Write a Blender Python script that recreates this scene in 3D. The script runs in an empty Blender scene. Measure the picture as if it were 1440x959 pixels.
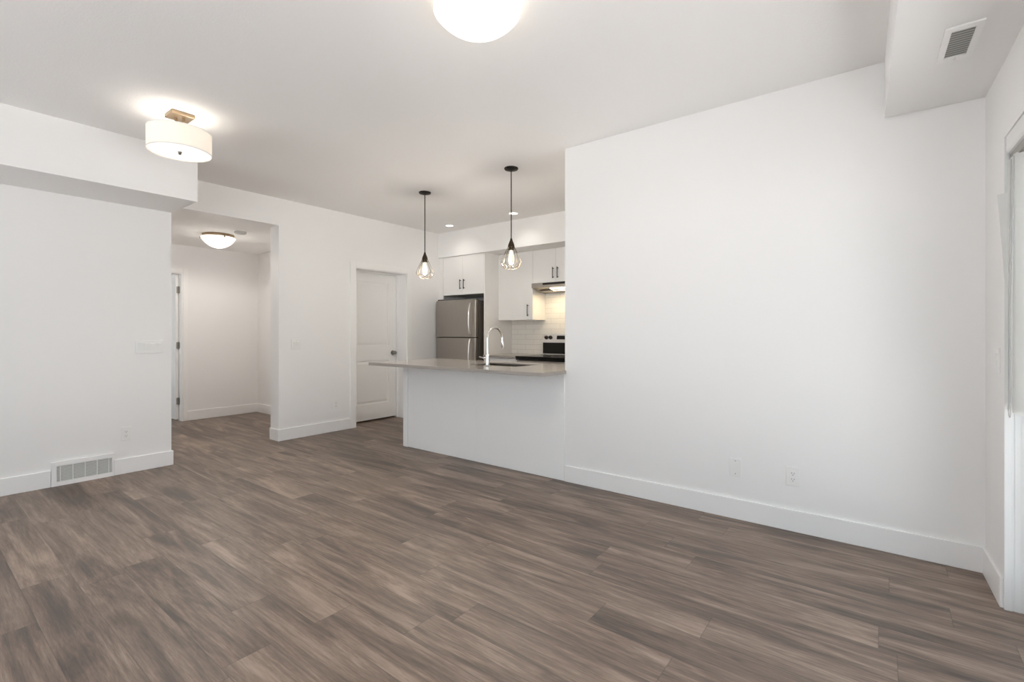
import bpy, bmesh, math, random
from mathutils import Matrix, Vector

PI = math.pi
SC = bpy.context.scene
COL = SC.collection
random.seed(7)

# ------------------------------------------------------------------ camera
cam_d = bpy.data.cameras.new('camera')
cam = bpy.data.objects.new('camera', cam_d)
COL.objects.link(cam)
cam_d.sensor_width = 36.0
cam_d.lens = 675.63 / 1440 * 36.0
cam_d.shift_y = -(479.5 - 468.12) / 1440
cam_d.clip_start = 0.02
cam.location = (0, 0, 1.2216)
cam.rotation_euler = (PI / 2, 0, -math.radians(52.335))
SC.camera = cam

# ------------------------------------------------------------------ exposure
vs = SC.view_settings
SC.display_settings.display_device = 'sRGB'
vs.view_transform = 'Standard'
vs.look = 'None'
vs.gamma = 1.0
vs.use_curve_mapping = False
vs.exposure = -0.02
SC.cycles.use_denoising = True
SC.cycles.max_bounces = 16
SC.cycles.diffuse_bounces = 12
SC.cycles.glossy_bounces = 6
SC.cycles.transparent_max_bounces = 12
SC.cycles.sample_clamp_indirect = 6.0
SC.cycles.caustics_reflective = False
SC.cycles.caustics_refractive = False

# ------------------------------------------------------------------ sky
SKY = 2.42
SUN = 19.0
world = bpy.data.worlds.new('sky')
SC.world = world
world.use_nodes = True
nt = world.node_tree
nt.nodes.clear()
sk = nt.nodes.new('ShaderNodeTexSky')
sk.sky_type = 'PREETHAM'
sk.turbidity = 6.0
sk.sun_direction = (0.5, 0.35, 0.8)
hsv = nt.nodes.new('ShaderNodeHueSaturation')
hsv.inputs['Saturation'].default_value = 0.22
mixs = nt.nodes.new('ShaderNodeMixRGB')
mixs.inputs['Fac'].default_value = 0.75
mixs.inputs['Color2'].default_value = (0.79, 0.905, 1.0, 1)
bg = nt.nodes.new('ShaderNodeBackground')
bg.inputs['Strength'].default_value = SKY
wo = nt.nodes.new('ShaderNodeOutputWorld')
nt.links.new(sk.outputs[0], hsv.inputs['Color'])
nt.links.new(hsv.outputs[0], mixs.inputs['Color1'])
nt.links.new(mixs.outputs[0], bg.inputs['Color'])
nt.links.new(bg.outputs[0], wo.inputs['Surface'])

sun_d = bpy.data.lights.new('sun', 'SUN')
sun_d.energy = SUN
sun_d.angle = math.radians(0.6)
sun_d.color = (1.0, 0.97, 0.92)
sun = bpy.data.objects.new('sun', sun_d)
COL.objects.link(sun)
sun.rotation_euler = Vector((-0.60, -0.03, -0.80)).to_track_quat('-Z', 'Y').to_euler()

# frame of the patio door wall: x runs along the wall away from the corner, y goes outdoors
CX, CY = 3.4055, -0.413
FW = Matrix.Translation((CX, CY, 0)) @ Matrix.Rotation(PI + math.radians(1.72), 4, 'Z')


def portal(name, mat, w, h):
    """sky light through a wall opening (helps the sampler, adds no light of its own)"""
    d = bpy.data.lights.new(name, 'AREA')
    d.shape = 'RECTANGLE'
    d.size = w
    d.size_y = h
    d.cycles.is_portal = True
    o = bpy.data.objects.new(name, d)
    COL.objects.link(o)
    o.matrix_world = mat
    return o


# area lights shine along local -Z; turn it towards the room
portal('patio_door_daylight', FW @ Matrix.Translation((1.72, 0.26, 1.04)) @ Matrix.Rotation(-PI / 2, 4, 'X'), 2.7, 2.12)
portal('added_window_daylight', FW @ Matrix.Translation((4.25, 0.26, 1.42)) @ Matrix.Rotation(-PI / 2, 4, 'X'), 1.8, 1.5)  # sky through the added window in the patio door wall
portal('added_side_window_daylight', Matrix.Translation((-2.28, 2.40, 1.35)) @ Matrix.Rotation(-PI / 2, 4, 'Y'), 2.3, 5.4)  # sky through the added side window
portal('bedroom_daylight', Matrix.Translation((0.10, 9.28, 1.25)) @ Matrix.Rotation(-PI / 2, 4, 'Y'), 2.1, 2.8)

WARM = (1.0, 0.935, 0.86)
LAMP_SEMI, LAMP_HALL, LAMP_BOWL, LAMP_POT, LAMP_PEND, LAMP_HOOD = 1.25, 30.0, 14.0, 9.0, 14.0, 3.4


# ================================================================== materials
def new_mat(name):
    m = bpy.data.materials.new(name)
    m.use_nodes = True
    m.node_tree.nodes.clear()
    out = m.node_tree.nodes.new('ShaderNodeOutputMaterial')
    return m, m.node_tree, out


def N(t, kind, **kw):
    n = t.nodes.new(kind)
    for k, v in kw.items():
        setattr(n, k, v)
    return n


def pbr(name, col, rough=0.5, metal=0.0, bump=0.0, bscale=200.0, var=0.0, spec=0.5, stretch=(1, 1, 1), coat=0.0):
    m, t, out = new_mat(name)
    b = N(t, 'ShaderNodeBsdfPrincipled')
    b.inputs['Base Color'].default_value = (*col, 1)
    b.inputs['Roughness'].default_value = rough
    b.inputs['Metallic'].default_value = metal
    b.inputs['Specular IOR Level'].default_value = spec
    b.inputs['Coat Weight'].default_value = coat
    b.inputs['Coat Roughness'].default_value = 0.08
    tc = N(t, 'ShaderNodeTexCoord')
    mp = N(t, 'ShaderNodeMapping')
    mp.inputs['Scale'].default_value = stretch
    nz = N(t, 'ShaderNodeTexNoise')
    nz.inputs['Scale'].default_value = bscale
    nz.inputs['Detail'].default_value = 3
    t.links.new(tc.outputs['Object'], mp.inputs['Vector'])
    t.links.new(mp.outputs[0], nz.inputs['Vector'])
    if var:
        mr = N(t, 'ShaderNodeMapRange')
        mr.inputs['To Min'].default_value = 1 - var
        mr.inputs['To Max'].default_value = 1 + var
        mx = N(t, 'ShaderNodeVectorMath', operation='SCALE')
        mx.inputs[0].default_value = col
        t.links.new(nz.outputs['Fac'], mr.inputs['Value'])
        t.links.new(mr.outputs[0], mx.inputs['Scale'])
        t.links.new(mx.outputs[0], b.inputs['Base Color'])
    if bump:
        bp = N(t, 'ShaderNodeBump')
        bp.inputs['Strength'].default_value = bump
        bp.inputs['Distance'].default_value = 0.002
        t.links.new(nz.outputs['Fac'], bp.inputs['Height'])
        t.links.new(bp.outputs[0], b.inputs['Normal'])
    t.links.new(b.outputs[0], out.inputs['Surface'])
    return m


def emis(name, col, strength, base=(0.9, 0.88, 0.84)):
    m, t, out = new_mat(name)
    b = N(t, 'ShaderNodeBsdfPrincipled')
    b.inputs['Base Color'].default_value = (*base, 1)
    b.inputs['Roughness'].default_value = 0.35
    b.inputs['Emission Color'].default_value = (*col, 1)
    b.inputs['Emission Strength'].default_value = strength
    t.links.new(b.outputs[0], out.inputs['Surface'])
    return m


def shade_fabric(name, col, strength):
    """linen drum shade: woven bump, lets light through and glows with the bulbs inside"""
    m, t, out = new_mat(name)
    tc = N(t, 'ShaderNodeTexCoord')
    mp = N(t, 'ShaderNodeMapping')
    mp.inputs['Scale'].default_value = (40, 40, 420)
    nz = N(t, 'ShaderNodeTexNoise')
    nz.inputs['Scale'].default_value = 1.0
    bp = N(t, 'ShaderNodeBump')
    bp.inputs['Strength'].default_value = 0.25
    bp.inputs['Distance'].default_value = 0.001
    t.links.new(tc.outputs['Object'], mp.inputs['Vector'])
    t.links.new(mp.outputs[0], nz.inputs['Vector'])
    t.links.new(nz.outputs['Fac'], bp.inputs['Height'])
    d = N(t, 'ShaderNodeBsdfPrincipled')
    d.inputs['Base Color'].default_value = (0.86, 0.84, 0.80, 1)
    d.inputs['Roughness'].default_value = 0.8
    d.inputs['Emission Color'].default_value = (*col, 1)
    d.inputs['Emission Strength'].default_value = strength
    tr = N(t, 'ShaderNodeBsdfTranslucent')
    tr.inputs['Color'].default_value = (0.85, 0.80, 0.74, 1)
    mx = N(t, 'ShaderNodeMixShader')
    mx.inputs['Fac'].default_value = 0.3
    t.links.new(bp.outputs[0], d.inputs['Normal'])
    t.links.new(d.outputs[0], mx.inputs[1])
    t.links.new(tr.outputs[0], mx.inputs[2])
    t.links.new(mx.outputs[0], out.inputs['Surface'])
    return m


def pane_glass(name):
    m, t, out = new_mat(name)
    fr = N(t, 'ShaderNodeFresnel')
    ge = N(t, 'ShaderNodeNewGeometry')
    mr = N(t, 'ShaderNodeMapRange')          # both faces of the pane reflect like air-to-glass
    mr.inputs['To Min'].default_value = 1.5
    mr.inputs['To Max'].default_value = 1 / 1.5
    t.links.new(ge.outputs['Backfacing'], mr.inputs['Value'])
    t.links.new(mr.outputs[0], fr.inputs['IOR'])
    tr = N(t, 'ShaderNodeBsdfTransparent')
    tr.inputs['Color'].default_value = (0.985, 0.985, 0.985, 1)
    gl = N(t, 'ShaderNodeBsdfGlossy')
    gl.inputs['Roughness'].default_value = 0.02
    mx = N(t, 'ShaderNodeMixShader')
    t.links.new(fr.outputs[0], mx.inputs['Fac'])
    t.links.new(tr.outputs[0], mx.inputs[1])
    t.links.new(gl.outputs[0], mx.inputs[2])
    t.links.new(mx.outputs[0], out.inputs['Surface'])
    return m


def floor_mat():
    """vinyl planks laid along Y: own tone per plank, streaky grain, soft blotches, thin joints"""
    W_, L_ = 0.178, 1.22
    m, t, out = new_mat('vinyl_plank')
    lk = t.links.new
    tc = N(t, 'ShaderNodeTexCoord')
    sep = N(t, 'ShaderNodeSeparateXYZ')
    lk(tc.outputs['Object'], sep.inputs[0])

    def math_(op, a, b=None, c=None):
        n = N(t, 'ShaderNodeMath', operation=op)
        for i, v in enumerate((a, b, c)):
            if v is None:
                continue
            if isinstance(v, (int, float)):
                n.inputs[i].default_value = v
            else:
                lk(v, n.inputs[i])
        return n.outputs[0]
    u = math_('DIVIDE', math_('ADD', sep.outputs['X'], 10.68 - 0.025), W_)
    row = math_('FLOOR', u)
    fu = math_('SUBTRACT', u, row)
    wn = N(t, 'ShaderNodeTexWhiteNoise', noise_dimensions='1D')
    lk(row, wn.inputs['W'])
    v = math_('ADD', math_('DIVIDE', math_('ADD', sep.outputs['Y'], 20.0), L_), wn.outputs['Value'])
    seg = math_('FLOOR', v)
    fv = math_('SUBTRACT', v, seg)
    cid = N(t, 'ShaderNodeCombineXYZ')
    lk(row, cid.inputs[0])
    lk(seg, cid.inputs[1])
    pn = N(t, 'ShaderNodeTexWhiteNoise', noise_dimensions='3D')
    lk(cid.outputs[0], pn.inputs['Vector'])
    # grain coordinates jump from plank to plank
    off = N(t, 'ShaderNodeVectorMath', operation='SCALE')
    lk(pn.outputs['Color'], off.inputs[0])
    off.inputs['Scale'].default_value = 37.0
    add = N(t, 'ShaderNodeVectorMath', operation='ADD')
    lk(tc.outputs['Object'], add.inputs[0])
    lk(off.outputs[0], add.inputs[1])

    def noise(scale, detail, rough=0.55, dist=0.0):
        mp = N(t, 'ShaderNodeMapping')
        mp.inputs['Scale'].default_value = scale
        lk(add.outputs[0], mp.inputs['Vector'])
        n = N(t, 'ShaderNodeTexNoise')
        n.inputs['Scale'].default_value = 1.0
        n.inputs['Detail'].default_value = detail
        n.inputs['Roughness'].default_value = rough
        n.inputs['Distortion'].default_value = dist
        lk(mp.outputs[0], n.inputs['Vector'])
        return n.outputs['Fac']
    g1 = noise((42, 1.5, 1), 6, 0.65, 0.5)
    g2 = noise((150, 10, 1), 4, 0.7, 0.3)
    g3 = noise((9, 1.15, 1), 5, 0.6, 0.9)
    g4 = noise((3.2, 0.8, 1), 2, 0.5, 0.4)
    tone = math_('ADD', math_('MULTIPLY', math_('SUBTRACT', pn.outputs['Value'], 0.5), 0.24),
                 math_('ADD', math_('MULTIPLY', math_('SUBTRACT', g1, 0.5), 0.90),
                       math_('ADD', math_('MULTIPLY', math_('SUBTRACT', g2, 0.5), 0.85),
                             math_('ADD', math_('MULTIPLY', math_('SUBTRACT', g3, 0.5), 1.75), 0.5))))
    ramp = N(t, 'ShaderNodeValToRGB')
    lk(tone, ramp.inputs['Fac'])
    cr = ramp.color_ramp
    cr.elements[0].position = 0.10
    cr.elements[0].color = (0.039, 0.024, 0.017, 1)
    cr.elements[1].position = 0.95
    cr.elements[1].color = (0.415, 0.302, 0.232, 1)
    e = cr.elements.new(0.36)
    e.color = (0.122, 0.079, 0.055, 1)
    e = cr.elements.new(0.60)
    e.color = (0.222, 0.153, 0.112, 1)
    # grey drift inside the print
    gm = N(t, 'ShaderNodeMixRGB')
    gm.inputs['Color2'].default_value = (0.188, 0.150, 0.126, 1)
    lk(math_('MULTIPLY', g4, 0.40), gm.inputs['Fac'])
    lk(ramp.outputs[0], gm.inputs['Color1'])
    # joints
    du = math_('MULTIPLY', math_('MINIMUM', fu, math_('SUBTRACT', 1.0, fu)), W_)
    dv = math_('MULTIPLY', math_('MINIMUM', fv, math_('SUBTRACT', 1.0, fv)), L_)
    dj = math_('MINIMUM', du, dv)
    mr = N(t, 'ShaderNodeMapRange')
    mr.inputs['From Min'].default_value = 0.0
    mr.inputs['From Max'].default_value = 0.0028
    mr.inputs['To Min'].default_value = 0.62
    mr.inputs['To Max'].default_value = 1.0
    lk(dj, mr.inputs['Value'])
    sc = N(t, 'ShaderNodeVectorMath', operation='SCALE')
    lk(gm.outputs[0], sc.inputs[0])
    lk(mr.outputs[0], sc.inputs['Scale'])
    b = N(t, 'ShaderNodeBsdfPrincipled')
    lk(sc.outputs[0], b.inputs['Base Color'])
    rr = N(t, 'ShaderNodeMapRange')
    rr.inputs['To Min'].default_value = 0.34
    rr.inputs['To Max'].default_value = 0.50
    lk(g2, rr.inputs['Value'])
    lk(rr.outputs[0], b.inputs['Roughness'])
    b.inputs['Specular IOR Level'].default_value = 0.7
    bp = N(t, 'ShaderNodeBump')
    bp.inputs['Strength'].default_value = 0.18
    bp.inputs['Distance'].default_value = 0.001
    lk(math_('MULTIPLY', mr.outputs[0], math_('ADD', math_('MULTIPLY', g2, 0.5), 0.5)), bp.inputs['Height'])
    lk(bp.outputs[0], b.inputs['Normal'])
    lk(b.outputs[0], out.inputs['Surface'])
    return m


def tile_mat():
    """white stacked subway tile on the wall plane x = const"""
    m, t, out = new_mat('subway_tile')
    lk = t.links.new
    tc = N(t, 'ShaderNodeTexCoord')
    sep = N(t, 'ShaderNodeSeparateXYZ')
    cb = N(t, 'ShaderNodeCombineXYZ')
    lk(tc.outputs['Object'], sep.inputs[0])
    lk(sep.outputs['Y'], cb.inputs[0])
    lk(sep.outputs['Z'], cb.inputs[1])
    br = N(t, 'ShaderNodeTexBrick')
    br.offset = 0.5
    br.inputs['Color1'].default_value = (0.80, 0.78, 0.74, 1)
    br.inputs['Color2'].default_value = (0.77, 0.75, 0.71, 1)
    br.inputs['Mortar'].default_value = (0.62, 0.60, 0.56, 1)
    br.inputs['Scale'].default_value = 1.0
    br.inputs['Mortar Size'].default_value = 0.003
    br.inputs['Brick Width'].default_value = 0.30
    br.inputs['Row Height'].default_value = 0.075
    lk(cb.outputs[0], br.inputs['Vector'])
    b = N(t, 'ShaderNodeBsdfPrincipled')
    b.inputs['Roughness'].default_value = 0.15
    lk(br.outputs['Color'], b.inputs['Base Color'])
    bp = N(t, 'ShaderNodeBump')
    bp.invert = True
    bp.inputs['Strength'].default_value = 0.4
    bp.inputs['Distance'].default_value = 0.002
    lk(br.outputs['Fac'], bp.inputs['Height'])
    lk(bp.outputs[0], b.inputs['Normal'])
    lk(b.outputs[0], out.inputs['Surface'])
    return m


def vane_mat():
    m, t, out = new_mat('blind_vane')
    tc = N(t, 'ShaderNodeTexCoord')
    mp = N(t, 'ShaderNodeMapping')
    mp.inputs['Scale'].default_value = (60, 60, 500)
    nz = N(t, 'ShaderNodeTexNoise')
    bp = N(t, 'ShaderNodeBump')
    bp.inputs['Strength'].default_value = 0.12
    bp.inputs['Distance'].default_value = 0.001
    d = N(t, 'ShaderNodeBsdfPrincipled')
    d.inputs['Base Color'].default_value = (0.90, 0.90, 0.89, 1)
    d.inputs['Roughness'].default_value = 0.55
    tr = N(t, 'ShaderNodeBsdfTranslucent')
    tr.inputs['Color'].default_value = (0.92, 0.92, 0.90, 1)
    mx = N(t, 'ShaderNodeMixShader')
    mx.inputs['Fac'].default_value = 0.3
    lk = t.links.new
    lk(tc.outputs['Object'], mp.inputs['Vector'])
    lk(mp.outputs[0], nz.inputs['Vector'])
    lk(nz.outputs['Fac'], bp.inputs['Height'])
    lk(bp.outputs[0], d.inputs['Normal'])
    lk(d.outputs[0], mx.inputs[1])
    lk(tr.outputs[0], mx.inputs[2])
    lk(mx.outputs[0], out.inputs['Surface'])
    return m


M = {
    'wall': pbr('wall_paint', (0.885, 0.878, 0.870), 0.6, bump=0.12, bscale=260, spec=0.3),
    'ceil': pbr('ceiling_paint', (0.90, 0.893, 0.885), 0.85, bump=0.45, bscale=110, spec=0.15),
    'trim': pbr('trim_paint', (0.90, 0.895, 0.888), 0.4, var=0.01, bscale=9),
    'door': pbr('door_paint', (0.88, 0.875, 0.865), 0.4, bump=0.05, bscale=140),
    'cab': pbr('cabinet_white', (0.87, 0.86, 0.845), 0.35, bump=0.02, bscale=60),
    'cabin': pbr('cabinet_carcass', (0.74, 0.72, 0.69), 0.5, bump=0.02, bscale=60),
    'panel': pbr('peninsula_panel', (0.91, 0.91, 0.905), 0.32, bump=0.02, bscale=60),
    'plate': pbr('plate_plastic', (0.86, 0.86, 0.845), 0.35, bump=0.01, bscale=50),
    'slot': pbr('slot_dark', (0.10, 0.10, 0.10), 0.6, bump=0.01),
    'steel': pbr('stainless_steel', (0.43, 0.395, 0.36), 0.34, 1.0, bump=0.03, bscale=8, var=0.05, stretch=(30, 30, 1)),
    'steel2': pbr('bright_steel', (0.72, 0.70, 0.67), 0.22, 1.0, bump=0.01, bscale=90),
    'fside': pbr('fridge_side', (0.12, 0.10, 0.085), 0.45, 0.0, bump=0.05, bscale=300),
    'chrome': pbr('chrome', (0.78, 0.78, 0.77), 0.10, 1.0, bump=0.0, var=0.01),
    'black': pbr('black_metal', (0.022, 0.018, 0.015), 0.40, 0.6, bump=0.02, bscale=150),
    'bronze': pbr('dark_bronze', (0.060, 0.042, 0.028), 0.38, 0.8, bump=0.02, bscale=150),
    'wire': pbr('lit_bronze_wire', (0.15, 0.115, 0.075), 0.35, 0.8, bump=0.01),  # bronze made lighter, the bulb's light on the cage is in the colour
    'brass': pbr('brushed_nickel_warm', (0.36, 0.27, 0.18), 0.32, 1.0, bump=0.04, bscale=20, stretch=(20, 1, 1)),
    'nickel': pbr('satin_nickel', (0.36, 0.34, 0.31), 0.32, 1.0, bump=0.01),
    'bglass': pbr('black_glass', (0.010, 0.009, 0.008), 0.22, 0.0, var=0.02, spec=0.25),
    'quartz': pbr('quartz_top', (0.36, 0.33, 0.30), 0.16, 0.0, bscale=420, var=0.10, spec=0.6),
    'sinkst': pbr('sink_steel', (0.20, 0.18, 0.155), 0.42, 1.0, bump=0.02, bscale=40),
    'grille': pbr('grille_enamel', (0.72, 0.72, 0.70), 0.4, bump=0.01),
    'cover': pbr('detector_cover', (0.50, 0.49, 0.47), 0.5, bump=0.02),  # grey holds the shade that the cover sits in
    'gdark': pbr('duct_dark', (0.16, 0.155, 0.145), 0.8, bump=0.05),
    'vinyl': pbr('white_vinyl', (0.84, 0.845, 0.84), 0.3, bump=0.02, bscale=30),
    'vane': vane_mat(),
    'rback': pbr('register_back', (0.42, 0.42, 0.41), 0.7, bump=0.03),
    'cord': pbr('cord_grey', (0.55, 0.55, 0.54), 0.6, bump=0.05, bscale=400),
    'bounce_ground': pbr('bounce_concrete', (0.68, 0.675, 0.675), 0.8, bump=0.3, bscale=30, var=0.06),  # pale added ground that throws daylight up to the ceilings
    'floor': floor_mat(),
    'tile': tile_mat(),
    'glass': pane_glass('window_glass'),
    'shade': shade_fabric('linen_shade', (1.0, 0.93, 0.84), 0.20),
    'diff': emis('lamp_diffuser', (1.0, 0.97, 0.91), 0.75),
    'bowl': emis('opal_bowl', (1.0, 0.975, 0.92), 0.75),
    'potl': emis('downlight_lens', (1.0, 0.95, 0.86), 3.5),
    'bulb': emis('amber_bulb', (1.0, 0.84, 0.52), 1.5),
    'hoodl': emis('hood_lamp', (1.0, 0.90, 0.74), 3.0),
}


# ================================================================== mesh helpers
class MB:
    """collects shapes and links them as ONE mesh object"""

    def __init__(self):
        self.bm = bmesh.new()

    def box(self, x0, x1, y0, y1, z0, z1, r=0.0, seg=2):
        t = bmesh.new()
        bmesh.ops.create_cube(t, size=1.0)
        for v in t.verts:
            v.co = Vector((x0 + (v.co.x + .5) * (x1 - x0), y0 + (v.co.y + .5) * (y1 - y0), z0 + (v.co.z + .5) * (z1 - z0)))
        if r:
            bmesh.ops.bevel(t, geom=list(t.edges), offset=r, segments=seg, profile=0.5, affect='EDGES')
        self._merge(t)
        return self

    def _merge(self, t, mat=None):
        if mat is not None:
            bmesh.ops.transform(t, matrix=mat, verts=list(t.verts))
        me = bpy.data.meshes.new('tmp')
        t.to_mesh(me)
        t.free()
        self.bm.from_mesh(me)
        bpy.data.meshes.remove(me)

    def lathe(self, prof, c=(0, 0, 0), n=48, mat=None, close=False):
        """revolve (r, z) pairs about the vertical axis through c"""
        t = bmesh.new()
        rings = []
        for r, z in prof:
            if r < 1e-6:
                rings.append([t.verts.new((c[0], c[1], c[2] + z))])
            else:
                rings.append([t.verts.new((c[0] + r * math.cos(2 * PI * k / n), c[1] + r * math.sin(2 * PI * k / n), c[2] + z)) for k in range(n)])
        pairs = list(zip(rings[:-1], rings[1:]))
        if close:
            pairs.append((rings[-1], rings[0]))
        for a, b in pairs:
            if len(a) == 1 and len(b) == 1:
                continue
            for k in range(n):
                q = (k + 1) % n
                if len(a) == 1:
                    t.faces.new((a[0], b[q], b[k]))
                elif len(b) == 1:
                    t.faces.new((a[k], a[q], b[0]))
                else:
                    t.faces.new((a[k], a[q], b[q], b[k]))
        bmesh.ops.recalc_face_normals(t, faces=list(t.faces))
        self._merge(t, mat)
        return self

    def tube(self, pts, r, n=10, cap=True):
        """a round bar along a polyline; r may be a list"""
        t = bmesh.new()
        pts = [Vector(p) for p in pts]
        rs = r if isinstance(r, (list, tuple)) else [r] * len(pts)
        d0 = (pts[1] - pts[0]).normalized()
        up = Vector((0, 0, 1)) if abs(d0.z) < 0.9 else Vector((1, 0, 0))
        a = d0.cross(up).normalized()
        rings = []
        for i, p in enumerate(pts):
            if i == 0:
                d = pts[1] - pts[0]
            elif i == len(pts) - 1:
                d = pts[-1] - pts[-2]
            else:
                d = (pts[i + 1] - p).normalized() + (p - pts[i - 1]).normalized()
            d.normalize()
            a = (a - d * a.dot(d)).normalized()
            b = d.cross(a)
            rings.append([t.verts.new(p + (a * math.cos(2 * PI * k / n) + b * math.sin(2 * PI * k / n)) * rs[i]) for k in range(n)])
        for A, B in zip(rings[:-1], rings[1:]):
            for k in range(n):
                q = (k + 1) % n
                t.faces.new((A[k], A[q], B[q], B[k]))
        if cap:
            t.faces.new(rings[0][::-1])
            t.faces.new(rings[-1])
        bmesh.ops.recalc_face_normals(t, faces=list(t.faces))
        self._merge(t)
        return self

    def prism(self, poly, axis, a0, a1):
        """extrude a 2-D polygon along an axis ('x': poly is (y,z); 'y': (x,z); 'z': (x,y))"""
        t = bmesh.new()

        def P(q, a):
            return {'x': (a, q[0], q[1]), 'y': (q[0], a, q[1]), 'z': (q[0], q[1], a)}[axis]
        A = [t.verts.new(P(q, a0)) for q in poly]
        B = [t.verts.new(P(q, a1)) for q in poly]
        t.faces.new(A)
        t.faces.new(B[::-1])
        for k in range(len(poly)):
            q = (k + 1) % len(poly)
            t.faces.new((A[k], B[k], B[q], A[q]))
        bmesh.ops.recalc_face_normals(t, faces=list(t.faces))
        self._merge(t)
        return self

    def grid(self, xs, ys, zs, solid):
        """solid cells of a box grid with shared faces only on the outside (walls and slabs with holes)"""
        t = bmesh.new()
        nx, ny, nz = len(xs) - 1, len(ys) - 1, len(zs) - 1
        S = {}
        for i in range(nx):
            for j in range(ny):
                for k in range(nz):
                    S[i, j, k] = bool(solid((xs[i] + xs[i + 1]) / 2, (ys[j] + ys[j + 1]) / 2, (zs[k] + zs[k + 1]) / 2))
        V = {}

        def v(i, j, k):
            if (i, j, k) not in V:
                V[i, j, k] = t.verts.new((xs[i], ys[j], zs[k]))
            return V[i, j, k]
        for (i, j, k), s in S.items():
            if not s:
                continue
            for d, quad in (((-1, 0, 0), ((i, j, k), (i, j, k + 1), (i, j + 1, k + 1), (i, j + 1, k))),
                            ((1, 0, 0), ((i + 1, j, k), (i + 1, j + 1, k), (i + 1, j + 1, k + 1), (i + 1, j, k + 1))),
                            ((0, -1, 0), ((i, j, k), (i + 1, j, k), (i + 1, j, k + 1), (i, j, k + 1))),
                            ((0, 1, 0), ((i, j + 1, k), (i, j + 1, k + 1), (i + 1, j + 1, k + 1), (i + 1, j + 1, k))),
                            ((0, 0, -1), ((i, j, k), (i, j + 1, k), (i + 1, j + 1, k), (i + 1, j, k))),
                            ((0, 0, 1), ((i, j, k + 1), (i + 1, j, k + 1), (i + 1, j + 1, k + 1), (i, j + 1, k + 1)))):
                if not S.get((i + d[0], j + d[1], k + d[2]), False):
                    t.faces.new([v(*q) for q in quad])
        bmesh.ops.recalc_face_normals(t, faces=list(t.faces))
        self._merge(t)
        return self

    def build(self, name, mat, parent=None, smooth=False, world=None):
        me = bpy.data.meshes.new(name)
        if world is not None:
            bmesh.ops.transform(self.bm, matrix=world, verts=list(self.bm.verts))
        if parent is not None:
            bmesh.ops.transform(self.bm, matrix=WM[parent.name].inverted(), verts=list(self.bm.verts))
        self.bm.to_mesh(me)
        self.bm.free()
        if smooth:
            me.polygons.foreach_set('use_smooth', [True] * len(me.polygons))
            me.set_sharp_from_angle(angle=math.radians(38))
        me.materials.append(mat)
        o = bpy.data.objects.new(name, me)
        COL.objects.link(o)
        if parent is not None:
            o.parent = parent
            WM[o.name] = WM[parent.name]
        else:
            WM[o.name] = Matrix.Identity(4)
        return o


WM = {}


def tag(o, label=None, cat=None, group=None, kind=None):
    if label:
        o['label'] = label
    if cat:
        o['category'] = cat
    if group:
        o['group'] = group
    if kind:
        o['kind'] = kind
    return o


def thing(name, label, cat, loc=(0, 0, 0), group=None, mat=None):
    o = bpy.data.objects.new(name, None)
    o.empty_display_size = 0.05
    COL.objects.link(o)
    m = mat if mat is not None else Matrix.Translation(loc)
    o.matrix_world = m
    WM[o.name] = m.copy()
    return tag(o, label, cat, group)


def struct(mb, name, mat, world=None, parent=None):
    o = mb.build(name, mat, parent, world=world)
    if parent is None:
        o['kind'] = 'structure'
    return o


def kids(o):
    return [c for c in COL.objects if c.parent == o]


def dup(o, loc, label=None, parent=None):
    """a copy of a thing with copies of its parts and their sub-parts"""
    c = o.copy()
    COL.objects.link(c)
    if parent is None:
        c.location = loc
        if label:
            c['label'] = label
    else:
        c.parent = parent
    for ch in kids(o):
        dup(ch, None, None, c)
    return c


# ================================================================== the room shell
XR, YL, YB, H = 3.4055, 5.22, 5.393, 2.74
XK = 5.78            # kitchen back wall
YH = 7.671           # hall back wall
HH = 2.435           # hall ceiling

struct(MB().box(-2.1, 6.1, -0.95, 11.2, -0.12, 0.0), 'floor', M['floor'])
struct(MB().box(-2.2, 6.1, -0.95, 5.64, H, H + 0.15), 'ceiling', M['ceil'])
struct(MB().box(0.1, 3.66, 5.584, 11.2, HH, HH + 0.12), 'ceiling_hall', M['ceil'])
struct(MB().box(-2.1, 1.596, YL, 5.42, 0, H), 'wall_left', M['wall'])
struct(MB().grid([-2.2, -2.0], [-0.95, -0.25, 5.05, YL], [0, 0.25, 2.45, H],
                 lambda x, y, z: not (-0.25 < y < 5.05 and 0.25 < z < 2.45)), 'wall_side', M['wall'])
struct(MB().box(XR, 3.53, -0.60, 2.076, 0, H), 'wall_right', M['wall'])
struct(MB().box(3.53, 6.0, 1.956, 2.076, 0, H), 'wall_kitchen_south', M['wall'])
struct(MB().box(XK, XK + 0.15, 2.076, 5.64, 0, H), 'wall_kitchen', M['wall'])
# back wall with the hall opening and the door opening
struct(MB().grid([1.40, 1.596, 2.682, 3.0, 3.68, 4.52, XK], [YB, 5.584, 5.66], [0, 2.068, HH, H],
                 lambda x, y, z: (not (1.596 < x < 2.682 and z < HH)) and (not (3.68 < x < 4.52 and z < 2.068))
                 and (y < 5.584 or x > 3.0) and not (x < 1.596 and z < HH)), 'wall_back', M['wall'])
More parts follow.
